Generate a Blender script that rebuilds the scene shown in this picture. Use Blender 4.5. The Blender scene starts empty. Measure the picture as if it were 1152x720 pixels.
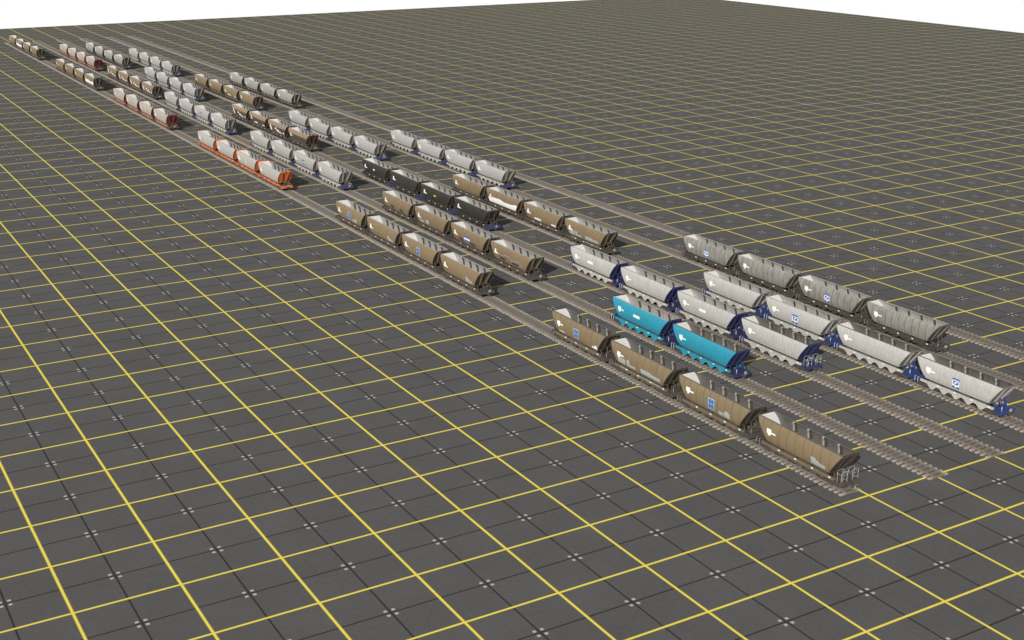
import bpy, math, random
from mathutils import Vector, Matrix, noise
random.seed(7)
SC = bpy.context.scene
COL = SC.collection

# ---------------------------------------------------------------- camera
R_RIGHT = Vector((0.861618, -0.507556, 0.000668)).normalized()
R_FWD = Vector((0.481010, 0.816132, -0.320248)).normalized()
R_UP = (-R_FWD).cross(R_RIGHT).normalized()
CAM = Vector((-27.309, -118.805, 63.301))
cam = bpy.data.cameras.new('camera')
cam.sensor_width = 36.0
cam.lens = 44.70
cam.clip_start = 1.0
cam.clip_end = 4000.0
camo = bpy.data.objects.new('camera', cam)
camo.matrix_world = Matrix((
    (R_RIGHT.x, R_UP.x, -R_FWD.x, CAM.x),
    (R_RIGHT.y, R_UP.y, -R_FWD.y, CAM.y),
    (R_RIGHT.z, R_UP.z, -R_FWD.z, CAM.z),
    (0, 0, 0, 1)))
COL.objects.link(camo)
SC.camera = camo

# ---------------------------------------------------------------- light
SUN_D = Vector((0.667, 0.600, -0.44)).normalized()     # the way the light travels
SUN_EL = math.asin(-SUN_D.z)
world = bpy.data.worlds.new('World')
SC.world = world
world.use_nodes = True
nt = world.node_tree
nt.nodes.clear()
out = nt.nodes.new('ShaderNodeOutputWorld')
sky = nt.nodes.new('ShaderNodeTexSky')
sky.sky_type = 'NISHITA'
sky.sun_disc = False
sky.sun_elevation = SUN_EL
sky.sun_rotation = math.atan2(-SUN_D.x, -SUN_D.y)
bg = nt.nodes.new('ShaderNodeBackground')
bg.inputs['Strength'].default_value = 0.085
soft = nt.nodes.new('ShaderNodeHueSaturation')      # takes most of the blue out of the sky light
soft.inputs['Saturation'].default_value = 0.22
soft.inputs['Value'].default_value = 0.95
nt.links.new(sky.outputs[0], soft.inputs['Color'])
nt.links.new(soft.outputs[0], bg.inputs['Color'])
# below the horizon the board floats in a plain white void
void = nt.nodes.new('ShaderNodeBackground')
void.inputs['Color'].default_value = (1, 1, 1, 1)
void.inputs['Strength'].default_value = 1.0
tc = nt.nodes.new('ShaderNodeTexCoord')
sp = nt.nodes.new('ShaderNodeSeparateXYZ')
lt = nt.nodes.new('ShaderNodeMath')
lt.operation = 'LESS_THAN'
lt.inputs[1].default_value = 0.0
mx = nt.nodes.new('ShaderNodeMixShader')
nt.links.new(tc.outputs['Generated'], sp.inputs[0])
nt.links.new(sp.outputs['Z'], lt.inputs[0])
nt.links.new(lt.outputs[0], mx.inputs[0])
nt.links.new(bg.outputs[0], mx.inputs[1])
nt.links.new(void.outputs[0], mx.inputs[2])
nt.links.new(mx.outputs[0], out.inputs['Surface'])

sl = bpy.data.lights.new('sun', 'SUN')
sl.energy = 4.6
sl.angle = math.radians(0.5)
sl.color = (1.0, 0.965, 0.91)
so = bpy.data.objects.new('sun', sl)
so.rotation_euler = SUN_D.to_track_quat('-Z', 'Y').to_euler()
so.location = (0, -100, 200)
COL.objects.link(so)

SC.view_settings.view_transform = 'Standard'
SC.view_settings.look = 'None'
SC.view_settings.exposure = 0.0
SC.view_settings.gamma = 1.0
SC.view_settings.use_curve_mapping = False

# ---------------------------------------------------------------- materials
class N:
    """small node helper"""
    def __init__(self, name):
        self.m = bpy.data.materials.new(name)
        self.m.use_nodes = True
        self.t = self.m.node_tree
        self.t.nodes.clear()
        self.o = self.t.nodes.new('ShaderNodeOutputMaterial')
        self.b = self.t.nodes.new('ShaderNodeBsdfPrincipled')
        self.t.links.new(self.b.outputs[0], self.o.inputs[0])
    def n(self, kind, **kw):
        d = self.t.nodes.new(kind)
        for k, v in kw.items():
            setattr(d, k, v)
        return d
    def link(self, a, b):
        self.t.links.new(a, b)
    def put(self, sock, v):
        if isinstance(v, (int, float)):
            sock.default_value = v
        elif isinstance(v, tuple):
            sock.default_value = v if len(v) == len(sock.default_value) else v + (1,)
        else:
            self.link(v, sock)
    def math(self, op, a, b=0.0, c=None):
        d = self.n('ShaderNodeMath', operation=op)
        self.put(d.inputs[0], a); self.put(d.inputs[1], b)
        if c is not None:
            self.put(d.inputs[2], c)
        return d.outputs[0]
    def mix(self, f, a, b):
        d = self.n('ShaderNodeMix', data_type='RGBA')
        self.put(d.inputs['Factor'], f)
        self.put(d.inputs[6], a); self.put(d.inputs[7], b)
        return d.outputs[2]
    def noise(self, vec, scale, detail=3.0, rough=0.55):
        d = self.n('ShaderNodeTexNoise')
        d.inputs['Scale'].default_value = scale
        d.inputs['Detail'].default_value = detail
        d.inputs['Roughness'].default_value = rough
        if vec is not None:
            self.link(vec, d.inputs['Vector'])
        return d.outputs['Fac']
    def ramp(self, v, lo, hi):
        d = self.n('ShaderNodeMapRange')
        self.put(d.inputs[0], v)
        d.inputs[1].default_value = lo; d.inputs[2].default_value = hi
        return d.outputs[0]
    def objvec(self, scale=(1, 1, 1)):
        c = self.n('ShaderNodeTexCoord')
        m = self.n('ShaderNodeVectorMath', operation='MULTIPLY')
        m.inputs[1].default_value = scale
        self.link(c.outputs['Object'], m.inputs[0])
        i = self.n('ShaderNodeObjectInfo')
        a = self.n('ShaderNodeVectorMath', operation='ADD')
        self.link(m.outputs[0], a.inputs[0])
        s = self.math('MULTIPLY', i.outputs['Random'], 37.0)
        self.link(s, a.inputs[1])
        return a.outputs[0], c

def lines(n, coord, period, offset, width):
    """1 inside a stripe of the given width, repeated"""
    a = n.math('ADD', coord, -offset + period / 2)
    a = n.math('PINGPONG', n.math('ADD', n.math('FLOORED_MODULO', a, period), -period / 2), period)
    return n.math('LESS_THAN', a, width / 2)

def paint(name, col, dirt=(0.10, 0.085, 0.065), amount=0.35, seam=0.0, period=1.19, rough=0.55, metal=0.0):
    n = N(name)
    streak, c = n.objvec((0.6, 3.2, 0.45))
    blot, _ = n.objvec((0.5, 0.5, 0.5))
    s = n.ramp(n.noise(streak, 1.6, 4.0), 0.42, 0.75)
    b = n.ramp(n.noise(blot, 1.3, 5.0, 0.6), 0.45, 0.75)
    fine = n.noise(blot, 22.0, 2.0)
    sep = n.n('ShaderNodeSeparateXYZ')
    n.link(c.outputs['Object'], sep.inputs[0])
    f = n.math('MULTIPLY', n.math('ADD', s, n.math('MULTIPLY', b, 0.6)), amount)
    sc = n.ramp(n.noise(streak, 5.5, 5.0, 0.7), 0.56, 0.70)          # small scabs and scrapes
    f = n.math('ADD', f, n.math('MULTIPLY', sc, amount * 0.6))
    f = n.math('MINIMUM', f, 0.9)
    base = n.mix(f, col, dirt)
    v = n.math('ADD', n.math('MULTIPLY', fine, 0.5), 0.75)
    hsv = n.n('ShaderNodeHueSaturation')
    n.link(base, hsv.inputs['Color'])
    n.link(v, hsv.inputs['Value'])
    res = hsv.outputs[0]
    if seam > 0:
        l = lines(n, sep.outputs['Y'], period, 0.3, 0.07)
        res = n.mix(n.math('MULTIPLY', l, seam), res, (dirt[0] * .5, dirt[1] * .5, dirt[2] * .5))
    n.link(res, n.b.inputs['Base Color'])
    n.b.inputs['Roughness'].default_value = rough
    n.b.inputs['Metallic'].default_value = metal
    bump = n.n('ShaderNodeBump')
    bump.inputs['Strength'].default_value = 0.12
    bump.inputs['Distance'].default_value = 0.03
    n.link(n.noise(blot, 5.0, 3.0), bump.inputs['Height'])
    n.link(bump.outputs[0], n.b.inputs['Normal'])
    return n.m

SI, SJ = 10.1562, 9.8462       # painted grid pitch

def ground_mat():
    n = N('painted_tarmac')
    c = n.n('ShaderNodeTexCoord')
    sep = n.n('ShaderNodeSeparateXYZ')
    n.link(c.outputs['Object'], sep.inputs[0])
    x, y = sep.outputs['X'], sep.outputs['Y']
    fine = n.noise(c.outputs['Object'], 1.7, 6.0, 0.65)
    big = n.noise(c.outputs['Object'], 0.12, 4.0)
    grit = n.noise(c.outputs['Object'], 9.0, 2.0)
    v = n.math('ADD', n.math('MULTIPLY', fine, 0.45), n.math('MULTIPLY', big, 0.35))
    v = n.math('ADD', v, n.math('MULTIPLY', grit, 0.3))
    v = n.math('ADD', v, 0.45)
    # every tile differs by a shade
    wn = n.n('ShaderNodeTexWhiteNoise', noise_dimensions='2D')
    cm = n.n('ShaderNodeCombineXYZ')
    n.link(n.math('FLOOR', n.math('DIVIDE', x, SI / 2)), cm.inputs[0])
    n.link(n.math('FLOOR', n.math('DIVIDE', y, SJ / 2)), cm.inputs[1])
    n.link(cm.outputs[0], wn.inputs['Vector'])
    v = n.math('ADD', v, n.math('MULTIPLY', wn.outputs['Value'], 0.05))
    hsv = n.n('ShaderNodeHueSaturation')
    hsv.inputs['Color'].default_value = (0.1, 0.0985, 0.0955, 1)
    n.link(v, hsv.inputs['Value'])
    res = hsv.outputs[0]
    bl = n.math('MAXIMUM', lines(n, x, SI, SI / 2, 0.19), lines(n, y, SJ, SJ / 2, 0.19))
    res = n.mix(n.math('MULTIPLY', bl, 0.9), res, (0.026, 0.024, 0.022))
    # four pale studs round every crossing of the dark joints
    dx = n.math('ABSOLUTE', n.math('ADD', n.math('FLOORED_MODULO', x, SI), -SI / 2))
    dy = n.math('ABSOLUTE', n.math('ADD', n.math('FLOORED_MODULO', y, SJ), -SJ / 2))
    sx = n.math('LESS_THAN', n.math('ABSOLUTE', n.math('ADD', dx, -0.40)), 0.17)
    sy = n.math('LESS_THAN', n.math('ABSOLUTE', n.math('ADD', dy, -0.40)), 0.17)
    res = n.mix(n.math('MULTIPLY', n.math('MULTIPLY', sx, sy), 0.9), res, (0.52, 0.50, 0.47))
    wear = n.ramp(n.noise(c.outputs['Object'], 2.6, 5.0, 0.7), 0.30, 0.50)
    yl_edge = n.math('MAXIMUM', lines(n, x, SI, 0.0, 0.36), lines(n, y, SJ, 0.0, 0.35))
    yl = n.math('MAXIMUM', lines(n, x, SI, 0.0, 0.22), lines(n, y, SJ, 0.0, 0.22))
    res = n.mix(n.math('MULTIPLY', yl_edge, 0.92), res, (0.43, 0.32, 0.055))
    res = n.mix(n.math('MULTIPLY', yl, n.math('ADD', n.math('MULTIPLY', wear, 0.15), 0.8)), res, (0.92, 0.79, 0.115))
    n.link(res, n.b.inputs['Base Color'])
    n.b.inputs['Roughness'].default_value = 0.85
    n.b.inputs['Specular IOR Level'].default_value = 0.25
    bump = n.n('ShaderNodeBump')
    bump.inputs['Strength'].default_value = 0.25
    bump.inputs['Distance'].default_value = 0.05
    n.link(fine, bump.inputs['Height'])
    n.link(bump.outputs[0], n.b.inputs['Normal'])
    return n.m

def wood_mat(name, a, b, oil=None):
    n = N(name)
    c = n.n('ShaderNodeTexCoord')
    g = n.n('ShaderNodeNewGeometry')
    v = n.noise(g.outputs['Position'], 0.9, 6.0, 0.7)
    w = n.noise(g.outputs['Position'], 6.0, 3.0, 0.6)
    f = n.math('ADD', n.math('MULTIPLY', n.ramp(v, 0.35, 0.65), 0.6), n.math('MULTIPLY', w, 0.5))
    res = n.mix(f, a, b)
    if oil:
        sep = n.n('ShaderNodeSeparateXYZ')
        n.link(c.outputs['Object'], sep.inputs[0])
        ax = n.math('ADD', n.math('ABSOLUTE', sep.outputs['X']), n.math('MULTIPLY', v, 0.35))
        res = n.mix(n.math('MULTIPLY', n.ramp(ax, 1.28, 0.95), 0.85), res, oil)
    n.link(res, n.b.inputs['Base Color'])
    n.b.inputs['Roughness'].default_value = 0.85
    return n.m

MAT = {}
def M(name):
    return MAT[name]
D_BROWN = (0.13, 0.095, 0.06)
MAT['ground'] = ground_mat()
MAT['sleeper'] = wood_mat('weathered_sleeper', (0.27, 0.24, 0.20), (0.42, 0.375, 0.315), (0.142, 0.127, 0.11))
MAT['rail'] = wood_mat('rusty_rail', (0.15, 0.12, 0.098), (0.225, 0.185, 0.152))
MAT['bed'] = wood_mat('oily_track_bed', (0.075, 0.065, 0.055), (0.12, 0.105, 0.088))
MAT['brown'] = paint('brown_paint', (0.237, 0.174, 0.099), D_BROWN, 0.42)
MAT['brown_seamed'] = paint('brown_seamed_paint', (0.225, 0.168, 0.095), (0.14, 0.11, 0.072), 0.4, 0.75, 1.38)
MAT['brown_red'] = paint('red_brown_paint', (0.255, 0.19, 0.115), D_BROWN, 0.3)
MAT['cyan'] = paint('cyan_paint', (0.028, 0.29, 0.41), (0.03, 0.15, 0.20), 0.3, 0.0)
MAT['silver'] = paint('silver_grey_paint', (0.475, 0.465, 0.44), (0.24, 0.23, 0.21), 0.36, 0.16, 0.62)
MAT['silver_far'] = paint('pale_silver_paint', (0.415, 0.408, 0.392), (0.24, 0.225, 0.205), 0.28, 0.2, 1.2)
MAT['silver_dull'] = paint('dull_silver_paint', (0.36, 0.35, 0.33), (0.20, 0.19, 0.17), 0.35, 0.25, 1.2)
MAT['grey_worn'] = paint('weathered_grey_paint', (0.29, 0.276, 0.245), (0.09, 0.082, 0.07), 0.55, 0.9, 1.3)
MAT['black'] = paint('black_paint', (0.034, 0.031, 0.028), (0.07, 0.06, 0.05), 0.3, 0.0)
MAT['pink_silver'] = paint('rust_stained_silver_paint', (0.43, 0.395, 0.365), (0.30, 0.19, 0.13), 0.5, 0.2, 1.2)
MAT['navy'] = paint('navy_paint', (0.024, 0.030, 0.105), (0.03, 0.03, 0.05), 0.4)
MAT['blue'] = paint('blue_underframe_paint', (0.026, 0.052, 0.185), (0.03, 0.03, 0.06), 0.4)
MAT['bright_blue'] = paint('bright_blue_paint', (0.03, 0.16, 0.62), (0.03, 0.05, 0.15), 0.2)
MAT['end_dark'] = paint('dark_brown_end', (0.060, 0.050, 0.036), (0.025, 0.02, 0.016), 0.5)
MAT['end_grey'] = paint('grey_end', (0.17, 0.16, 0.145), (0.05, 0.045, 0.04), 0.5)
MAT['end_grey_dark'] = paint('dark_grey_end', (0.085, 0.078, 0.066), (0.03, 0.027, 0.023), 0.5)
MAT['post_brown'] = paint('brown_post', (0.15, 0.125, 0.085), D_BROWN, 0.4)
MAT['post_grey'] = paint('grey_post', (0.34, 0.32, 0.29), (0.15, 0.14, 0.12), 0.4)
MAT['orange'] = paint('orange_paint', (0.52, 0.135, 0.038), (0.25, 0.06, 0.02), 0.35)
MAT['red'] = paint('dark_red_paint', (0.145, 0.036, 0.028), (0.10, 0.03, 0.025), 0.4)
MAT['rust_skirt'] = paint('faded_red_paint', (0.36, 0.14, 0.085), (0.17, 0.08, 0.05), 0.4)
MAT['under'] = paint('grimy_underframe', (0.050, 0.043, 0.036), (0.11, 0.09, 0.07), 0.4, rough=0.8)
MAT['under_brown'] = paint('dusty_underframe', (0.10, 0.08, 0.055), (0.06, 0.05, 0.04), 0.5, rough=0.8)
MAT['sill_brown'] = paint('brown_sill', (0.165, 0.13, 0.085), (0.07, 0.055, 0.04), 0.5, rough=0.8)
MAT['steel'] = paint('worn_wheel_steel', (0.10, 0.085, 0.075), (0.05, 0.04, 0.03), 0.5, rough=0.5)
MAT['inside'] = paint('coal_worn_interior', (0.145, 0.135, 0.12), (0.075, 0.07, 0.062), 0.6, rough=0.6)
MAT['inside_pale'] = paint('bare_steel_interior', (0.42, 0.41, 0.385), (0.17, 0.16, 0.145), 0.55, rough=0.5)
MAT['slope_pale'] = paint('pale_slope_sheet', (0.56, 0.55, 0.53), (0.35, 0.34, 0.32), 0.25, rough=0.45)  # inner face of the end sheets, paler than the hopper walls
MAT['post_pale'] = paint('scoured_post', (0.40, 0.385, 0.36), (0.2, 0.19, 0.17), 0.3)
MAT['white'] = paint('white_paint', (0.88, 0.88, 0.86), (0.6, 0.58, 0.54), 0.15)
MAT['pale_patch'] = paint('pale_grey_patch', (0.38, 0.41, 0.40), (0.27, 0.27, 0.24), 0.35)
MAT['dark_patch'] = paint('dark_oily_patch', (0.085, 0.07, 0.05), (0.05, 0.04, 0.03), 0.3)
MAT['dark_side'] = paint('grimy_dark_side', (0.075, 0.062, 0.047), (0.15, 0.11, 0.07), 0.3)
MAT['emblem_blue'] = paint('emblem_blue', (0.045, 0.145, 0.43), (0.05, 0.1, 0.3), 0.1)
MAT['emblem_pale'] = paint('emblem_pale_blue', (0.36, 0.46, 0.60), (0.3, 0.36, 0.42), 0.1)
MAT['yellow'] = paint('yellow_mark', (0.75, 0.58, 0.05), (0.5, 0.4, 0.1), 0.15)

# ---------------------------------------------------------------- mesh helper
class MB:
    def __init__(self):
        self.v, self.f, self.mi, self.sm = [], [], [], []
    def face(self, pts, mat=0, smooth=False):
        k = len(self.v)
        self.v += [tuple(p) for p in pts]
        self.f.append(tuple(range(k, k + len(pts))))
        self.mi.append(mat); self.sm.append(smooth)
    def grid(self, rows, mat=0, smooth=True, flip=False):
        k = len(self.v)
        w = len(rows[0])
        for r in rows:
            self.v += [tuple(p) for p in r]
        for i in range(len(rows) - 1):
            for j in range(w - 1):
                q = (k + i * w + j, k + i * w + j + 1, k + (i + 1) * w + j + 1, k + (i + 1) * w + j)
                self.f.append(q[::-1] if flip else q)
                self.mi.append(mat); self.sm.append(smooth)
    def box(self, x0, x1, y0, y1, z0, z1, mat=0):
        p = [(x, y, z) for z in (z0, z1) for y in (y0, y1) for x in (x0, x1)]
        k = len(self.v)
        self.v += p
        for q in ((0, 2, 3, 1), (4, 5, 7, 6), (0, 1, 5, 4), (2, 6, 7, 3), (0, 4, 6, 2), (1, 3, 7, 5)):
            self.f.append(tuple(k + a for a in q)); self.mi.append(mat); self.sm.append(False)
    def bar(self, a, b, w, h, mat=0, up=(0, 0, 1)):
        a, b = Vector(a), Vector(b)
        d = (b - a).normalized()
        s = d.cross(Vector(up))
        s = s.normalized() if s.length > 1e-4 else Vector((1, 0, 0))
        u = s.cross(d).normalized()
        s *= w / 2; u *= h / 2
        k = len(self.v)
        for c in (a, b):
            self.v += [tuple(c - s - u), tuple(c + s - u), tuple(c + s + u), tuple(c - s + u)]
        for q in ((0, 1, 2, 3), (7, 6, 5, 4), (0, 4, 5, 1), (1, 5, 6, 2), (2, 6, 7, 3), (3, 7, 4, 0)):
            self.f.append(tuple(k + a for a in q)); self.mi.append(mat); self.sm.append(False)
    def tube(self, pts, r, n=6, mat=0):
        pts = [Vector(p) for p in pts]
        rows = []
        for i, p in enumerate(pts):
            d = (pts[min(i + 1, len(pts) - 1)] - pts[max(i - 1, 0)]).normalized()
            s = d.cross(Vector((0.31, 0.2, 0.93))).normalized()
            u = d.cross(s).normalized()
            rows.append([p + s * (r * math.cos(t)) + u * (r * math.sin(t))
                         for t in [2 * math.pi * j / n for j in range(n + 1)]])
        self.grid(rows, mat)
    def disc(self, c, axis, r, w, n=16, mat=0):
        """cylinder centred at c along x ('x') or y ('y')"""
        k = len(self.v)
        for s in (-w / 2, w / 2):
            for j in range(n):
                t = 2 * math.pi * j / n
                a, b = r * math.cos(t), r * math.sin(t)
                self.v.append((c[0] + s, c[1] + a, c[2] + b) if axis == 'x' else (c[0] + a, c[1] + s, c[2] + b))
        for j in range(n):
            self.f.append((k + j, k + (j + 1) % n, k + n + (j + 1) % n, k + n + j)); self.mi.append(mat); self.sm.append(True)
        self.f.append(tuple(range(k + n - 1, k - 1, -1))); self.mi.append(mat); self.sm.append(False)
        self.f.append(tuple(range(k + n, k + 2 * n))); self.mi.append(mat); self.sm.append(False)
    def mesh(self, name, mats):
        me = bpy.data.meshes.new(name)
        me.from_pydata(self.v, [], self.f)
        me.polygons.foreach_set('material_index', self.mi)
        me.polygons.foreach_set('use_smooth', self.sm)
        for m in mats:
            me.materials.append(MAT[m])
        me.update()
        return me

CACHE = {}
def shared(key, mats, build):
    k = (key, tuple(mats))
    if k not in CACHE:
        mb = MB(); build(mb)
        CACHE[k] = mb.mesh(str(key if isinstance(key, str) else key[0]), mats)
    return CACHE[k]

def add(name, me, parent=None, loc=None):
    o = bpy.data.objects.new(name, me)
    COL.objects.link(o)
    if parent is not None:
        o.parent = parent
    if loc is not None:
        o.location = loc
    return o

# ---------------------------------------------------------------- ground (one board, its far edges seen against white)
GX0, GX1, GY0, GY1 = -30 * SI, 48.05 * SI, -30 * SJ, 55.15 * SJ
g = MB()
g.box(GX0, GX1, GY0, GY1, -1.5, 0.0)
ground = add('ground', g.mesh('ground', ['ground']))
ground['kind'] = 'structure'
ground['label'] = 'dark grey tarmac board painted with yellow grid lines'

def project(x, y, z):
    d = Vector((x, y, z)) - CAM
    zc = d.dot(R_FWD)
    k = 44.70 / 36 * 1024
    return 512 + k * d.dot(R_RIGHT) / zc, 320 - k * d.dot(R_UP) / zc

# ---------------------------------------------------------------- tracks
TX = {1: 69.7, 2: 81.3, 3: 91.6, 4: 101.5, 5: 112.95, 6: 122.6}
TLABEL = {
    1: 'leftmost of the six tracks, carrying the frontmost brown wagons with white end handrails',
    2: 'second track from the left, under the two cyan wagons',
    3: 'third track from the left, under the all black wagons',
    4: 'fourth track from the left, under the silver wagon nearest the right edge',
    5: 'fifth track from the left, under the weathered grey panelled wagons',
    6: 'empty wagonless track, rightmost of the six tracks'}
RAIL_Z = 0.36
GAUGE = 1.5
for k in range(1, 7):
    y0 = {1: -28.2, 2: -30.3, 3: -29.7}.get(k, -29.8)
    y1 = 480.0
    root = bpy.data.objects.new('railway_track', None)
    COL.objects.link(root)
    root.location = (TX[k], y0, 0)
    root['label'] = TLABEL[k]
    root['category'] = 'railway track'
    root['group'] = 'parallel railway tracks across the grid'
    L = y1 - y0
    b = MB()
    b.box(-1.30, 1.30, 0.0, L, 0.0, 0.05)
    add('track_bed', b.mesh('track_bed', ['bed']), root)
    for s in (-1, 1):
        b = MB()
        x = s * GAUGE / 2
        b.box(x - 0.09, x + 0.09, -0.05, L, 0.19, 0.225)       # foot
        b.box(x - 0.03, x + 0.03, -0.05, L, 0.225, 0.305)     # web
        b.box(x - 0.055, x + 0.055, -0.05, L, 0.305, RAIL_Z)  # head
        add('rail', b.mesh('rail', ['rail']), root)
    pitch = 0.78
    ns = int(L / pitch)
    def sb(mb):
        mb.box(-1.5, 1.5, -0.17, 0.17, 0.012, 0.19)
    sm = shared('sleeper', ['sleeper'], sb)
    rest = MB()
    made = 0
    for i in range(ns):
        y = 0.2 + i * pitch
        px, py = project(TX[k], y0 + y, 0.1)
        jx = random.uniform(-0.05, 0.05)
        if made < 100 and px < 1030:
            o = add('sleeper', sm, root, (jx, y, 0))
            o.rotation_euler.z = random.uniform(-0.012, 0.012)
            made += 1
        else:
            rest.box(-1.5 + jx, 1.5 + jx, y - 0.17, y + 0.17, 0.012, 0.19)
    r = add('sleeper', rest.mesh('sleeper_rows', ['sleeper']), root)
    r['kind'] = 'stuff'

# ---------------------------------------------------------------- the hopper wagon
# local frame: +Y is the rear (away from the camera), z = 0 is the ground
PROF = [(1.27, 1.95), (1.34, 2.10), (1.42, 2.40), (1.465, 2.75), (1.485, 3.10), (1.475, 3.45),
        (1.435, 3.77), (1.37, 4.06), (1.27, 4.29), (1.13, 4.46)]
ZB, ZT, HB, HT = 1.95, 4.46, 5.20, 6.97
def hy(z):
    return HB + (HT - HB) * (z - ZB) / (ZT - ZB)
def px_at(z):
    for (xa, za), (xb, zb) in zip(PROF, PROF[1:]):
        if za <= z <= zb:
            return xa + (xb - xa) * (z - za) / (zb - za)
    return PROF[-1][0]

def b_body(mb):
    ts = [-1 + 2 * i / 12 for i in range(13)]
    for s in (-1, 1):
        outer = [[(s * x, t * hy(z), z) for t in ts] for x, z in PROF]
        inner = [[(s * (x - 0.07), t * (hy(z) - 0.07), z) for t in ts] for x, z in PROF]
        mb.grid(outer, 0, True, flip=(s > 0))
        mb.grid(inner, 1, True, flip=(s < 0))
        # rim: a small folded lip all along the top
        x, z = PROF[-1]
        mb.box(min(s * (x - 0.12), s * (x + 0.03)), max(s * (x - 0.12), s * (x + 0.03)), -HT + 0.02, HT - 0.02, z - 0.03, z + 0.035, 1)
        # bottom flange and edges
        x, z = PROF[0]
        mb.box(min(s * (x - 0.1), s * (x + 0.02)), max(s * (x - 0.1), s * (x + 0.02)), -HB + .02, HB - .02, z - 0.06, z + 0.001, 0)
    mb.face([(-1.25, -HB, 2.0), (1.25, -HB, 2.0), (1.25, HB, 2.0), (-1.25, HB, 2.0)], 1)

def b_end(s):
    """sloping end sheet, s = -1 front, +1 rear; slots: 0 outside, 1 inside"""
    def f(mb):
        ring = [(-x, z) for x, z in PROF] + [(x, z) for x, z in reversed(PROF)]
        o = [(x, s * hy(z), z) for x, z in ring]
        i = [(x * 0.985, s * (hy(z) - 0.06), z) for x, z in ring]
        n = len(ring)
        # strips between left and right profile points
        for a in range(len(PROF) - 1):
            p, q = PROF[a], PROF[a + 1]
            fo = [(-p[0], s * hy(p[1]), p[1]), (p[0], s * hy(p[1]), p[1]), (q[0], s * hy(q[1]), q[1]), (-q[0], s * hy(q[1]), q[1])]
            fi = [(v[0] * .985, v[1] - s * 0.06, v[2]) for v in fo]
            mb.face(fo if s < 0 else fo[::-1], 0)
            mb.face(fi[::-1] if s < 0 else fi, 1)
        # edge flange along the curved side and the rim beam
        for sx in (-1, 1):
            for a in range(len(PROF) - 1):
                p, q = PROF[a], PROF[a + 1]
                mb.bar((sx * (p[0] - 0.01), s * (hy(p[1]) + 0.025), p[1]), (sx * (q[0] - 0.01), s * (hy(q[1]) + 0.025), q[1]), 0.09, 0.10, 0, (0, 1, 0))
        yy = sorted((s * (HT - 0.10), s * (HT + 0.10)))
        mb.box(-1.17, 1.17, yy[0], yy[1], ZT - 0.08, ZT + 0.09, 0)
        yy = sorted((s * (HB - 0.05), s * (HB + 0.07)))
        mb.box(-1.28, 1.28, yy[0], yy[1], ZB - 0.10, ZB + 0.06, 0)
    return f

def b_post(s, sx):
    def f(mb):
        mb.bar((sx * 0.42, s * (hy(2.05) + 0.14), 2.05), (sx * 0.80, s * (hy(4.40) + 0.13), 4.40), 0.26, 0.20, 0, (0, s, 0))
    return f

def b_brace(near):
    def f(mb):
        if near:
            # squat gusset: a scoured plate; the dark rib paints in its shaded front side
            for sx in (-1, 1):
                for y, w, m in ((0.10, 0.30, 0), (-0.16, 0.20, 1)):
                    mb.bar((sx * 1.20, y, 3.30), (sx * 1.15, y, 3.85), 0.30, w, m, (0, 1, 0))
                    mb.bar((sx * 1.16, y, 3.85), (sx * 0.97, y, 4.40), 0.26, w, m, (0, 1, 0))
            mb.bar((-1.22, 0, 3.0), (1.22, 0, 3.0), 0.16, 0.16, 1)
        else:
            for sx in (-1, 1):
                mb.bar((sx * 1.24, 0, 3.0), (sx * 1.21, 0, 3.75), 0.22, 0.18, 0, (0, 1, 0))
                mb.bar((sx * 1.21, 0, 3.75), (sx * 0.97, 0, 4.42), 0.22, 0.18, 0, (0, 1, 0))
            mb.bar((-1.22, 0, 3.0), (1.22, 0, 3.0), 0.16, 0.16, 1)
    return f

def b_sill(s):
    def f(mb):
        a, b = sorted((s * 1.16, s * 1.40))
        mb.box(a, b, -5.95, 5.95, 1.26, 1.58)
        a, b = sorted((s * 1.40, s * 1.44))
        mb.box(a, b, -5.95, 5.95, 1.52, 1.60)
    return f

def b_reflector(mb):
    mb.box(-0.02, 0.0, -0.16, 0.16, -0.07, 0.07)

def b_skirt(s, style):
    def f(mb):
        prof = []
        if style == 'scallop':
            y = -5.0
            prof.append((y, 1.20))
            n = 5
            w = 10.0 / n
            for i in range(n):
                prof += [(y + w * 0.10, 1.14), (y + w * 0.20, 1.02), (y + w * 0.40, 0.64), (y + w * 0.60, 0.64), (y + w * 0.80, 1.02), (y + w * 0.90, 1.14)]
                y += w
            prof.append((y, 1.20))
        else:
            y = -4.6
            prof.append((y, 1.22))
            n = 8
            w = 9.2 / n
            for i in range(n):
                prof += [(y + w * 0.25, 0.92), (y + w * 0.6, 0.92), (y + w * 0.8, 1.10)]
                y += w
            prof.append((y, 1.22))
        for (ya, za), (yb, zb) in zip(prof, prof[1:]):
            for x in (s * 1.31, s * 1.25):
                q = [(x, ya, za), (x, yb, zb), (x, yb, 1.27), (x, ya, 1.27)]
                mb.face(q, 0)
            mb.face([(s * 1.31, ya, za), (s * 1.31, yb, zb), (s * 1.25, yb, zb), (s * 1.25, ya, za)], 0)
    return f

def b_chute(mb):
    t = [(-1.2, -1.25, 1.92), (1.2, -1.25, 1.92), (1.2, 1.25, 1.92), (-1.2, 1.25, 1.92)]
    b = [(-0.95, -0.35, 0.62), (0.95, -0.35, 0.62), (0.95, 0.35, 0.62), (-0.95, 0.35, 0.62)]
    for i in range(4):
        j = (i + 1) % 4
        mb.face([b[i], b[j], t[j], t[i]])
    mb.face(b[::-1])
    mb.box(-1.1, 1.1, -0.45, 0.45, 0.56, 0.64)

def b_platform(s):
    def f(mb):
        a, b = sorted((s * 5.95, s * 6.98))
        mb.box(-1.36, 1.36, a, b, 1.16, 1.34)
        a, b = sorted((s * 6.98, s * 7.12))
        mb.box(-1.40, 1.40, a, b, 0.86, 1.42)
    return f

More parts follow.
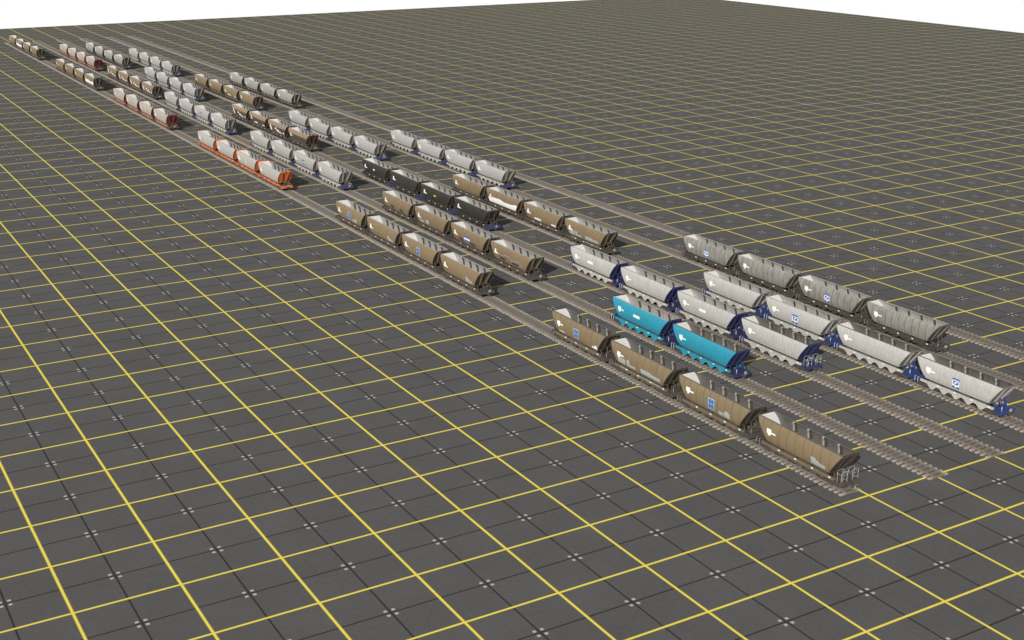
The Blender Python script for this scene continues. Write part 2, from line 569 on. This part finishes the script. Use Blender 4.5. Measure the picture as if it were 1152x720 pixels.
def b_support(s):
    # stanchions, struts and a brake cylinder under the overhanging end sheet
    def f(mb):
        for sx in (-1, 1):
            mb.bar((sx * 1.05, s * 6.05, 1.34), (sx * 1.10, s * 5.75, 2.15), 0.14, 0.14)
            mb.bar((sx * 0.35, s * 6.60, 1.34), (sx * 0.42, s * 6.15, 2.75), 0.12, 0.12)
        mb.box(-0.75, 0.15, min(s * 6.1, s * 6.6), max(s * 6.1, s * 6.6), 1.34, 1.66)
        mb.tube([(-0.4, s * 6.35, 1.86), (0.5, s * 6.35, 1.86)], 0.20, 8)
        mb.bar((-1.2, s * 6.9, 1.5), (1.2, s * 6.9, 1.5), 0.06, 0.06)
    return f

def b_coupler(s):
    def f(mb):
        a, b = sorted((s * 7.05, s * 7.52))
        mb.box(-0.13, 0.13, a, b, 0.92, 1.16)
        a, b = sorted((s * 7.42, s * 7.62))
        mb.box(-0.24, 0.20, a, b, 0.86, 1.24)
        mb.tube([(0.35, s * 7.1, 0.95), (0.40, s * 7.3, 0.72), (0.36, s * 7.5, 0.66)], 0.04)
    return f

def b_bogie(mb):
    for sx in (-1, 1):
        x0, x1 = sorted((sx * 0.98, sx * 1.14))
        mb.box(x0, x1, -1.25, 1.25, 0.82, 1.02)
        mb.box(x0, x1, -0.34, 0.34, 0.50, 0.82)
        for y in (-0.88, 0.88):
            mb.box(x0 - 0.02, x1 + 0.02, y - 0.17, y + 0.17, 0.66, 0.96)
            mb.bar((sx * 1.06, y * 0.75, 0.84), (sx * 1.06, y * 0.3, 0.54), 0.12, 0.12)
    mb.box(-1.0, 1.0, -0.22, 0.22, 0.62, 1.10)
    for y in (-0.88, 0.88):
        mb.tube([(-0.9, y, 0.80), (0.9, y, 0.80)], 0.075)

def b_wheel(mb):
    mb.disc((0, 0, 0), 'x', 0.44, 0.12, 18)
    mb.disc((0, 0, 0), 'x', 0.17, 0.20, 10)

def b_handrail(mb):
    # two white hoops with bars, standing at the front beam
    for x0, x1 in ((-1.28, -0.42), (0.38, 1.24)):
        for y in (-7.06, -6.45):
            mb.tube([(x0, y, 1.2), (x0, y, 2.55), (x0 + 0.1, y, 2.72), (x1 - 0.1, y, 2.72), (x1, y, 2.55), (x1, y, 1.2)], 0.026)
        for z in (1.75, 2.2):
            mb.tube([(x0, -7.06, z), (x1, -7.06, z)], 0.017)
        for x in (x0, x1):
            mb.tube([(x, -7.06, 2.3), (x, -6.45, 2.3)], 0.017)
    for z in (1.75, 2.2, 2.62):
        mb.tube([(-0.42, -6.45, z), (0.38, -6.45, z)], 0.017)
    mb.tube([(-1.28, -7.06, 1.2), (-1.30, -7.10, 0.62), (-1.0, -7.10, 0.62), (-1.0, -7.08, 1.2)], 0.02)
    mb.tube([(1.24, -7.06, 1.2), (1.26, -7.10, 0.62), (0.98, -7.10, 0.62), (0.98, -7.08, 1.2)], 0.02)

def b_step(mb):
    # grab irons at the near rear corner and on the end platforms
    for y in (6.35, 6.85):
        mb.tube([(-1.38, y, 0.95), (-1.38, y, 1.62), (-1.2, y, 1.70)], 0.022)
    mb.tube([(0.9, 6.98, 1.4), (0.9, 6.98, 2.3), (1.2, 6.98, 2.3), (1.2, 6.98, 1.4)], 0.024)
    mb.tube([(-0.9, -6.9, 1.3), (-0.9, -6.9, 1.95)], 0.03)

def b_handwheel(mb):
    n = 14
    pts = [(0.40 + 0.22 * math.cos(2 * math.pi * i / n), -7.24, 1.32 + 0.22 * math.sin(2 * math.pi * i / n)) for i in range(n + 1)]
    mb.tube(pts, 0.05)
    mb.tube([(0.40, -7.10, 1.32), (0.40, -7.26, 1.32)], 0.06)
    for i in range(3):
        t = math.pi * i / 3
        mb.tube([(0.40 - 0.22 * math.cos(t), -7.24, 1.32 - 0.22 * math.sin(t)), (0.40 + 0.22 * math.cos(t), -7.24, 1.32 + 0.22 * math.sin(t))], 0.03)
    mb.disc((0.40, -7.23, 1.32), 'y', 0.13, 0.05, 12)

def patch(mb, y0, y1, z0, z1, off=0.006, mat=0):
    """a sheet of paint or plate that follows the curved near side (y0 > y1: rear to front)"""
    n = max(2, int((z1 - z0) / 0.15) + 1)
    zs = sorted({round(z0 + (z1 - z0) * i / n, 4) for i in range(n + 1)} | {z for _, z in PROF if z0 < z < z1})
    rows = []
    for z in zs:
        x = -(px_at(z) + off)
        lim = hy(z) - 0.03
        rows.append([(x, max(-lim, min(lim, y0 + (y1 - y0) * j / 4)), z) for j in range(5)])
    mb.grid(rows, mat, True, flip=False)

def d_logo(mb):
    patch(mb, 5.05, 4.30, 2.95, 3.55, 0.016)
    patch(mb, 4.30, 3.55, 3.05, 3.24, 0.016)
    patch(mb, 4.85, 4.45, 2.72, 2.95, 0.016)
def d_logo_far(mb):
    patch(mb, 5.2, 4.3, 2.8, 3.15, 0.016)
    patch(mb, 5.1, 4.6, 3.15, 3.6, 0.016)
    patch(mb, 4.3, 3.8, 2.8, 2.98, 0.016)
def d_rect(mb):
    patch(mb, 1.15, -0.45, 2.9, 3.32)
def d_emblem_squares(mb):
    patch(mb, 0.70, -0.52, 2.18, 3.60, 0.006, 0)
    for za, zb in ((2.28, 2.85), (2.93, 3.50)):
        patch(mb, 0.58, 0.13, za, zb, 0.012, 1)
        patch(mb, 0.05, -0.40, za, zb, 0.012, 1)
        patch(mb, 0.13, 0.05, za + 0.2, za + 0.37, 0.012, 1)
def d_emblem_white(mb):
    patch(mb, 0.66, -0.50, 2.12, 3.50, 0.006, 1)
    for za, zb, ya, yb in ((3.16, 3.26, 0.56, -0.40), (2.66, 3.16, 0.66, 0.52), (2.66, 3.16, -0.36, -0.50), (2.84, 3.02, 0.24, -0.08),
                           (2.72, 2.84, 0.40, 0.20), (3.02, 3.12, -0.02, -0.22), (2.44, 2.64, 0.66, -0.50), (2.24, 2.44, 0.20, -0.04)):
        patch(mb, ya, yb, za, zb, 0.016, 0)
def d_emblem_flag(mb):
    for i in range(8):
        ya = 1.6 - i * 0.28
        sh = -0.0 * i
        patch(mb, ya, ya - 0.28, 2.95 + sh, 3.25 + sh, 0.006, 0)
        patch(mb, ya - 0.1, ya - 0.38, 2.62 + sh, 2.95 + sh, 0.006, 1)
        patch(mb, ya - 0.2, ya - 0.48, 2.32 + sh, 2.62 + sh, 0.006, 0)
def d_emblem_small(mb):
    patch(mb, 0.9, -0.6, 3.15, 3.45, 0.006, 0)
    patch(mb, 0.3, -0.9, 2.75, 3.05, 0.006, 1)
    patch(mb, 0.7, -0.7, 2.4, 2.65, 0.006, 0)
def d_yellow(mb):
    patch(mb, 0.45, 0.05, 3.2, 3.6); patch(mb, 0.35, -0.35, 2.75, 3.2); patch(mb, 0.1, -0.3, 2.4, 2.75)
def d_yellow_small(mb):
    patch(mb, 0.6, -0.3, 2.95, 3.25)
def d_tail(mb):       # pale repaint near the front foot
    patch(mb, -2.35, -3.15, 2.02, 2.88); patch(mb, -3.15, -3.6, 2.02, 2.66); patch(mb, -3.6, -4.6, 2.02, 2.5)
def d_foot_left(mb):
    patch(mb, 4.7, 3.2, 2.0, 2.16)
    patch(mb, -3.9, -4.6, 2.0, 2.3); patch(mb, -4.6, -5.2, 2.0, 2.55)
def d_row(mb):
    patch(mb, 4.9, 3.2, 2.03, 2.82); patch(mb, 2.9, 2.30, 2.03, 2.95); patch(mb, 2.30, 0.9, 2.03, 2.42)
    patch(mb, -0.3, -2.6, 2.03, 2.72); patch(mb, -2.6, -4.6, 2.03, 2.58)
    for y0, y1 in ((2.4, 4.4), (-4.9, -0.4)):
        mb.box(-1.452, -1.442, y0, y1, 1.52, 1.60)
def d_two(mb):
    patch(mb, -1.3, -2.2, 2.03, 2.5); patch(mb, -2.35, -2.6, 2.03, 2.72); patch(mb, -2.6, -3.2, 2.03, 2.90); patch(mb, -3.2, -3.45, 2.03, 2.72)
def d_two_squares(mb):
    patch(mb, 4.5, 2.7, 2.03, 2.55); patch(mb, 1.9, 0.6, 2.1, 2.9)
def d_dark_blots(mb):
    patch(mb, 2.6, 1.0, 2.0, 2.7); patch(mb, -1.6, -3.1, 2.0, 2.65)
def d_dark_blot(mb):
    patch(mb, 3.4, 1.6, 2.0, 2.65); patch(mb, -0.6, -2.9, 2.0, 2.55)
def d_squiggle(mb):
    ys = [3.4 - 0.16 * i for i in range(50)]
    rows = [[], []]
    for k, y in enumerate(ys):
        z = 3.1 + 0.20 * math.sin(y * 1.7) + 0.10 * math.sin(y * 3.9 + 1) - (3.4 - y) * 0.06
        for row, dz in ((0, -0.05), (1, 0.05)):
            rows[row].append((-(px_at(z + dz) + 0.012), y, z + dz))
    mb.grid(rows, 0, True)
def d_white_half(mb):
    n = 22
    ys = [6.0 - 12.0 * i / n for i in range(n + 1)]
    rows = [[] for _ in range(11)]
    for y in ys:
        top = 3.05 + 0.14 * math.sin(y * 0.8) + 0.05 * math.sin(y * 2.1)
        for k in range(11):
            z = 1.99 + (top - 1.99) * k / 10
            lim = hy(z) - 0.03
            rows[k].append((-(px_at(z) + 0.016), max(-lim, min(lim, y)), z))
    mb.grid(rows, 0, True)
def d_white_bits(mb):
    patch(mb, 2.6, 0.2, 2.0, 2.42, 0.016); patch(mb, -3.6, -5.2, 2.0, 2.35, 0.016)
def d_white_scraps(mb):
    patch(mb, 4.9, 3.9, 2.05, 2.7, 0.016); patch(mb, 1.4, 0.3, 2.7, 3.15, 0.016)
    patch(mb, 0.2, -1.4, 2.2, 2.75, 0.016); patch(mb, -1.4, -3.0, 2.0, 2.4, 0.016); patch(mb, -4.2, -5.0, 2.1, 2.6, 0.016)
def d_dark_lower(mb):
    patch(mb, 6.6, -6.6, 1.99, 3.45, 0.004)
def d_navy_line(mb):
    pass

LOGO = ('white_logo', 'logo', d_logo, ['white'])
DEC = {
    'rect': ('number_panel', 'rect', d_rect, ['white']),
    'sq': ('emblem', 'emblem_sq', d_emblem_squares, ['emblem_pale', 'emblem_blue']),
    'wh': ('emblem', 'emblem_wh', d_emblem_white, ['white', 'emblem_blue']),
    'flag': ('emblem', 'emblem_fl', d_emblem_flag, ['emblem_blue', 'white']),
    'small': ('emblem', 'emblem_sm', d_emblem_small, ['emblem_blue', 'yellow']),
    'yel': ('yellow_mark', 'yel', d_yellow, ['yellow']),
    'yels': ('yellow_mark', 'yels', d_yellow_small, ['yellow']),
    'wrect': ('number_panel', 'wrect', d_yellow_small, ['white']),
    'tail': ('pale_patch', 'tail', d_tail, ['pale_patch']),
    'foot': ('white_patch', 'foot', d_foot_left, ['white']),
    'row': ('pale_patch', 'row', d_row, ['pale_patch']),
    'two': ('pale_patch', 'two', d_two, ['pale_patch']),
    'twosq': ('pale_patch', 'twosq', d_two_squares, ['pale_patch']),
    'blots': ('dark_patch', 'blots', d_dark_blots, ['dark_patch']),
    'blot': ('dark_patch', 'blot', d_dark_blot, ['dark_patch']),
    'squig': ('pale_scrawl', 'squig', d_squiggle, ['pale_patch']),
    'half': ('white_patch', 'half', d_white_half, ['white']),
    'bits': ('white_patch', 'bits', d_white_bits, ['white']),
    'scraps': ('white_patch', 'scraps', d_white_scraps, ['white']),
    'low': ('dark_lower_side', 'low', d_dark_lower, ['dark_side']),
    'lown': ('dark_lower_side', 'lown', d_dark_lower, ['grey_patch_dark']),
}
MAT['grey_patch_dark'] = MAT['under_brown']

def wagon(x, yc, st, decs, label, group, far=False, last=False, pale=None):
    root = bpy.data.objects.new('hopper_wagon', None)
    COL.objects.link(root)
    root.location = (x, yc, 0)
    root['label'] = label
    root['category'] = 'railway wagon'
    root['group'] = group
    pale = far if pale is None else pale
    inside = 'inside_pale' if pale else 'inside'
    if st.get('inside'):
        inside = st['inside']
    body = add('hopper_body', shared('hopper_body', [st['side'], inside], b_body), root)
    for s in (-1, 1):
        e = add('end_sheet', shared(('end_sheet', s), [st['end'], 'slope_pale'], b_end(s)), root)
        for sx in (-1, 1):
            add('end_post', shared(('end_post', s, sx), [st['post']], b_post(s, sx)), e)
        add('side_sill', shared(('side_sill', s), [st['sill']], b_sill(s)), root)
        add('skirt', shared(('skirt', s, st['style']), [st['skirt']], b_skirt(s, st['style'])), root)
        add('end_platform', shared(('end_platform', s), [st['plat']], b_platform(s)), root)
        add('end_support', shared(('end_support', s), [st['plat'] if not far else 'under'], b_support(s)), root)
        add('coupler', shared(('coupler', s), ['under'], b_coupler(s)), root)
        bo = add('bogie', shared('bogie', ['under'], b_bogie), root, (0, s * 5.35, 0))
        if not far or True:
            for wx in (-0.75, 0.75):
                for wy in (-0.88, 0.88):
                    add('wheel', shared('wheel', ['steel'], b_wheel), bo, (wx, wy, 0.80))
    for i in range(4):
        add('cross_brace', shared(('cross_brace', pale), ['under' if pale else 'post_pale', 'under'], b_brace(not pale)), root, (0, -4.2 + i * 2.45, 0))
        add('discharge_chute', shared('discharge_chute', ['under'], b_chute), root, (0, -3.6 + i * 2.4, 0))
        add('reflector', shared('reflector', ['white'], b_reflector), root, (-1.442, -5.4 + i * 2.75, 1.5))
    add('logo_mark', shared('logo_far' if far else 'logo', ['white'], d_logo_far if far else d_logo), body)
    for d in decs:
        nm, key, fn, mats = DEC[d]
        add(nm, shared(key, mats, fn), body)
    if last and st.get('rails'):
        add('handrail', shared('handrail', ['pale_patch'], b_handrail), root)
    elif last:
        add('handbrake_wheel', shared('handbrake_wheel', ['post_grey'], b_handwheel), root)
    if not far:
        add('grab_iron', shared('grab_iron', ['post_pale' if st['plat'] == 'under' else 'white'], b_step), root)
    return root

def S(side, end, post, sill, skirt, plat, style='plain', **kw):
    d = dict(side=side, end=end, post=post, sill=sill, skirt=skirt, plat=plat, style=style)
    d.update(kw)
    return d
ST = {
    'brown1': S('brown_seamed', 'end_dark', 'end_dark', 'sill_brown', 'under_brown', 'under', rails=True),
    'brown2': S('brown', 'end_dark', 'post_brown', 'under_brown', 'under', 'under'),
    'tan': S('brown_red', 'end_dark', 'post_brown', 'under_brown', 'under', 'under'),
    'cyan': S('cyan', 'navy', 'navy', 'cyan', 'cyan', 'navy', 'scallop'),
    'silver_navy': S('silver', 'navy', 'navy', 'silver', 'silver', 'navy', 'scallop', rails=True),
    'silver_blue': S('silver', 'end_grey', 'post_grey', 'silver', 'silver', 'blue', 'scallop'),
    'grey': S('grey_worn', 'end_grey_dark', 'end_grey', 'under', 'under', 'under'),
    'black': S('black', 'end_dark', 'end_dark', 'black', 'black', 'blue'),
    'silver': S('silver_far', 'end_grey', 'post_grey', 'silver_far', 'silver_far', 'blue', 'scallop'),
    'silver_dark': S('silver_dull', 'end_dark', 'post_grey', 'under_brown', 'under', 'under'),
    'orange': S('silver_far', 'orange', 'orange', 'orange', 'orange', 'orange'),
    'red': S('pink_silver', 'red', 'red', 'rust_skirt', 'rust_skirt', 'red'),
    'twotone': S('tan_top', 'end_dark', 'red', 'under', 'under', 'under'),
}
MAT['tan_top'] = paint('tan_paint', (0.30, 0.225, 0.15), D_BROWN, 0.3)

PITCH = 15.1
PITCHES = {(1, 31.95): 15.28, (3, 60.7): 15.2, (5, 56.3): 14.95}
# track, rear corner Y, style, decals per wagon (rear to front), words per wagon, far?, group words
RAKES = [
    (1, 31.95, 'brown1', [['sq', 'foot'], ['row'], ['sq', 'two'], ['tail']],
     ['brown wagon with blue panel and white foot patches', 'brown wagon with three pale patches low on its side',
      'brown wagon with blue panel above two pale patches', 'brown wagon with white hoop handrails on its front end'],
     'nearest rake on the leftmost track', 0),
    (2, 33.0, 'cyan', [['rect'], []], ['cyan wagon with small white rectangle on its side', 'plain cyan wagon with navy end, front of the cyan pair'], None, 0),
    (3, 60.7, 'silver_navy', [['rect'], [], ['rect'], []],
     ['silver wagon with navy end and white rectangle', 'plain silver wagon with navy end, second', 'silver wagon with navy end and white rectangle, third',
      'silver wagon with navy end and white hoop handrails'], 'rake right of the cyan pair', 0),
    (4, 36.2, 'silver_blue', [[], ['wh'], [], ['wh']],
     ['plain silver wagon, rearmost', 'silver wagon with blue and white emblem, second', 'plain silver wagon, third',
      'silver wagon with blue and white emblem, frontmost'], 'nearest rake on the fourth track', 0),
    (5, 56.3, 'grey', [['wh'], [], ['wh'], []],
     ['weathered grey wagon with blue emblem, rearmost', 'plain weathered grey wagon, second', 'weathered grey wagon with blue emblem, third',
      'plain weathered grey wagon, frontmost'], 'nearest rake on the fifth track', 0),
    (1, 113.0, 'brown2', [['sq', 'two'], ['tail'], ['sq'], ['tail']],
     ['brown wagon with blue panel, rearmost', 'brown wagon with pale patch, second', 'brown wagon with blue panel, third', 'brown wagon with pale patch, frontmost'],
     'second nearest rake on leftmost track', 1),
    (2, 116.0, 'brown2', [['blots'], ['twosq'], ['flag', 'blot'], ['squig', 'blot']],
     ['brown wagon with dark blots low down', 'brown wagon with pale squares', 'brown wagon with blue and white striped flag panel', 'brown wagon with pale scrawl on its side'],
     'rake behind the cyan pair', 1),
    (3, 149.0, 'black', [['wrect', ], [], ['yels'], []],
     ['black wagon with small white mark, rearmost', 'plain black wagon, second', 'black wagon with small yellow mark, third', 'plain black wagon, frontmost'],
     'the all black rake', 1),
    (4, 123.2, 'brown2', [[], ['half'], ['bits'], ['row']],
     ['plain brown wagon, rearmost', 'brown wagon with white lower half, second', 'brown wagon with white scraps low down, third', 'brown wagon with pale patches, frontmost'],
     'brown rake right of the black wagons', 1),
    (5, 178.9, 'silver', [[], [], [], []],
     ['pale silver wagon, rearmost', 'pale silver wagon, second', 'pale silver wagon, third', 'pale silver wagon, frontmost'],
     'middle rake of the fifth track', 1),
    (1, 203.1, 'orange', [['yel'], [], ['yel'], []],
     ['silver wagon with orange ends and yellow mark, rearmost', 'silver wagon with orange ends, second', 'silver wagon with orange ends and yellow mark, third', 'silver wagon with bright orange end, frontmost'],
     'the orange ended rake', 1),
    (2, 196.2, 'silver', [[], [], ['small'], []],
     ['pale silver wagon, rearmost', 'pale silver wagon, second', 'pale silver wagon with blue and yellow sign, third', 'pale silver wagon, frontmost'],
     'silver rake beside the orange ended wagons', 1),
    (3, 241.2, 'twotone', [['low', 'scraps'], ['low', 'bits'], ['low', 'scraps'], ['low']],
     ['tan topped dark wagon with white scraps, rearmost', 'tan topped dark wagon, second', 'tan topped dark wagon with white scraps, third', 'tan topped dark wagon, frontmost'],
     'two tone rake behind the black wagons', 1),
    (4, 221.5, 'silver', [[], [], [], []],
     ['pale silver wagon, rearmost', 'pale silver wagon, second', 'pale silver wagon, third', 'pale silver wagon, frontmost'],
     'third nearest rake on the fourth track', 1),
    (5, 306.5, 'silver_dark', [[], [], [], []],
     ['dull silver wagon, rearmost', 'dull silver wagon, second', 'dull silver wagon, third', 'dull silver wagon, frontmost'],
     'farthest rake on the fifth track', 1),
    (1, 289.5, 'red', [['yel'], [], ['yel'], []],
     ['rusty silver wagon with red end and yellow mark, rearmost', 'rusty silver wagon with red end, second', 'rusty silver wagon with red end and yellow mark, third', 'rusty silver wagon with red end, frontmost'],
     'rake behind the orange one', 1),
    (2, 273.9, 'silver', [[], [], ['small'], []],
     ['pale silver wagon, rearmost', 'pale silver wagon, second', 'pale silver wagon with blue and yellow sign, third', 'pale silver wagon, frontmost'],
     'third farthest rake on the second track', 1),
    (3, 334.5, 'silver', [['yels'], [], ['yels'], []],
     ['silver wagon with tiny yellow mark, rearmost', 'plain silver wagon, second', 'silver wagon with tiny yellow mark, third', 'plain silver wagon, frontmost'],
     'second farthest rake on the third track', 1),
    (4, 308.6, 'tan', [[], [], ['bits'], []],
     ['tan wagon, rearmost', 'tan wagon, second', 'tan wagon with white patch, third', 'tan wagon, frontmost'],
     'second farthest rake on the fourth track', 1),
    (1, 373.8, 'brown2', [['yels'], [], ['yels'], ['half']],
     ['brown wagon with yellow mark, rearmost', 'brown wagon, second', 'brown wagon with yellow mark, third', 'brown wagon with white lower half, frontmost'],
     'second farthest rake on leftmost track', 1),
    (2, 345.2, 'tan', [['scraps'], ['scraps'], ['scraps'], ['scraps']],
     ['tan wagon with white scraps, rearmost', 'tan wagon with white scraps, second', 'tan wagon with white scraps, third', 'tan wagon with white scraps, frontmost'],
     'second farthest rake on the second track', 1),
    (3, 422.5, 'silver_dark', [[], [], [], []],
     ['small silver wagon, rearmost', 'small silver wagon, second', 'small silver wagon, third', 'small silver wagon, frontmost'],
     'farthest rake on the third track', 1),
    (4, 393.4, 'silver', [[], ['yels'], [], []],
     ['silver wagon, rearmost', 'silver wagon with tiny yellow mark, second', 'silver wagon, third', 'silver wagon, frontmost'],
     'farthest rake on the fourth track', 1),
    (1, 466.5, 'brown2', [['yels'], ['half'], ['yels'], []],
     ['brown wagon with yellow mark, rearmost', 'brown wagon with white lower half, second', 'brown wagon with yellow mark, third', 'brown wagon, frontmost'],
     'farthest rake on leftmost track', 1),
    (2, 422.4, 'red', [[], [], [], []],
     ['rusty silver wagon with red end, rearmost', 'rusty silver wagon with red end, second', 'rusty silver wagon with red end, third', 'rusty silver wagon with red end, frontmost'],
     'farthest rake on the second track', 1),
]
# wagons whose bare steel inside is still clean
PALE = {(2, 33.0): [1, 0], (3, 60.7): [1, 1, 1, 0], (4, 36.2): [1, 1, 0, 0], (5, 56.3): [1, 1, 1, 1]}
for tk, yr, st, decs, words, rake, far in RAKES:
    for i, (d, w) in enumerate(zip(decs, words)):
        lab = w if rake is None else w + ', ' + rake
        wagon(TX[tk], yr - 6.87 - PITCHES.get((tk, yr), PITCH) * i, ST[st], d, lab, 'empty coal hopper wagons standing in rakes', bool(far), i == len(decs) - 1,
              PALE[(tk, yr)][i] if (tk, yr) in PALE else None)
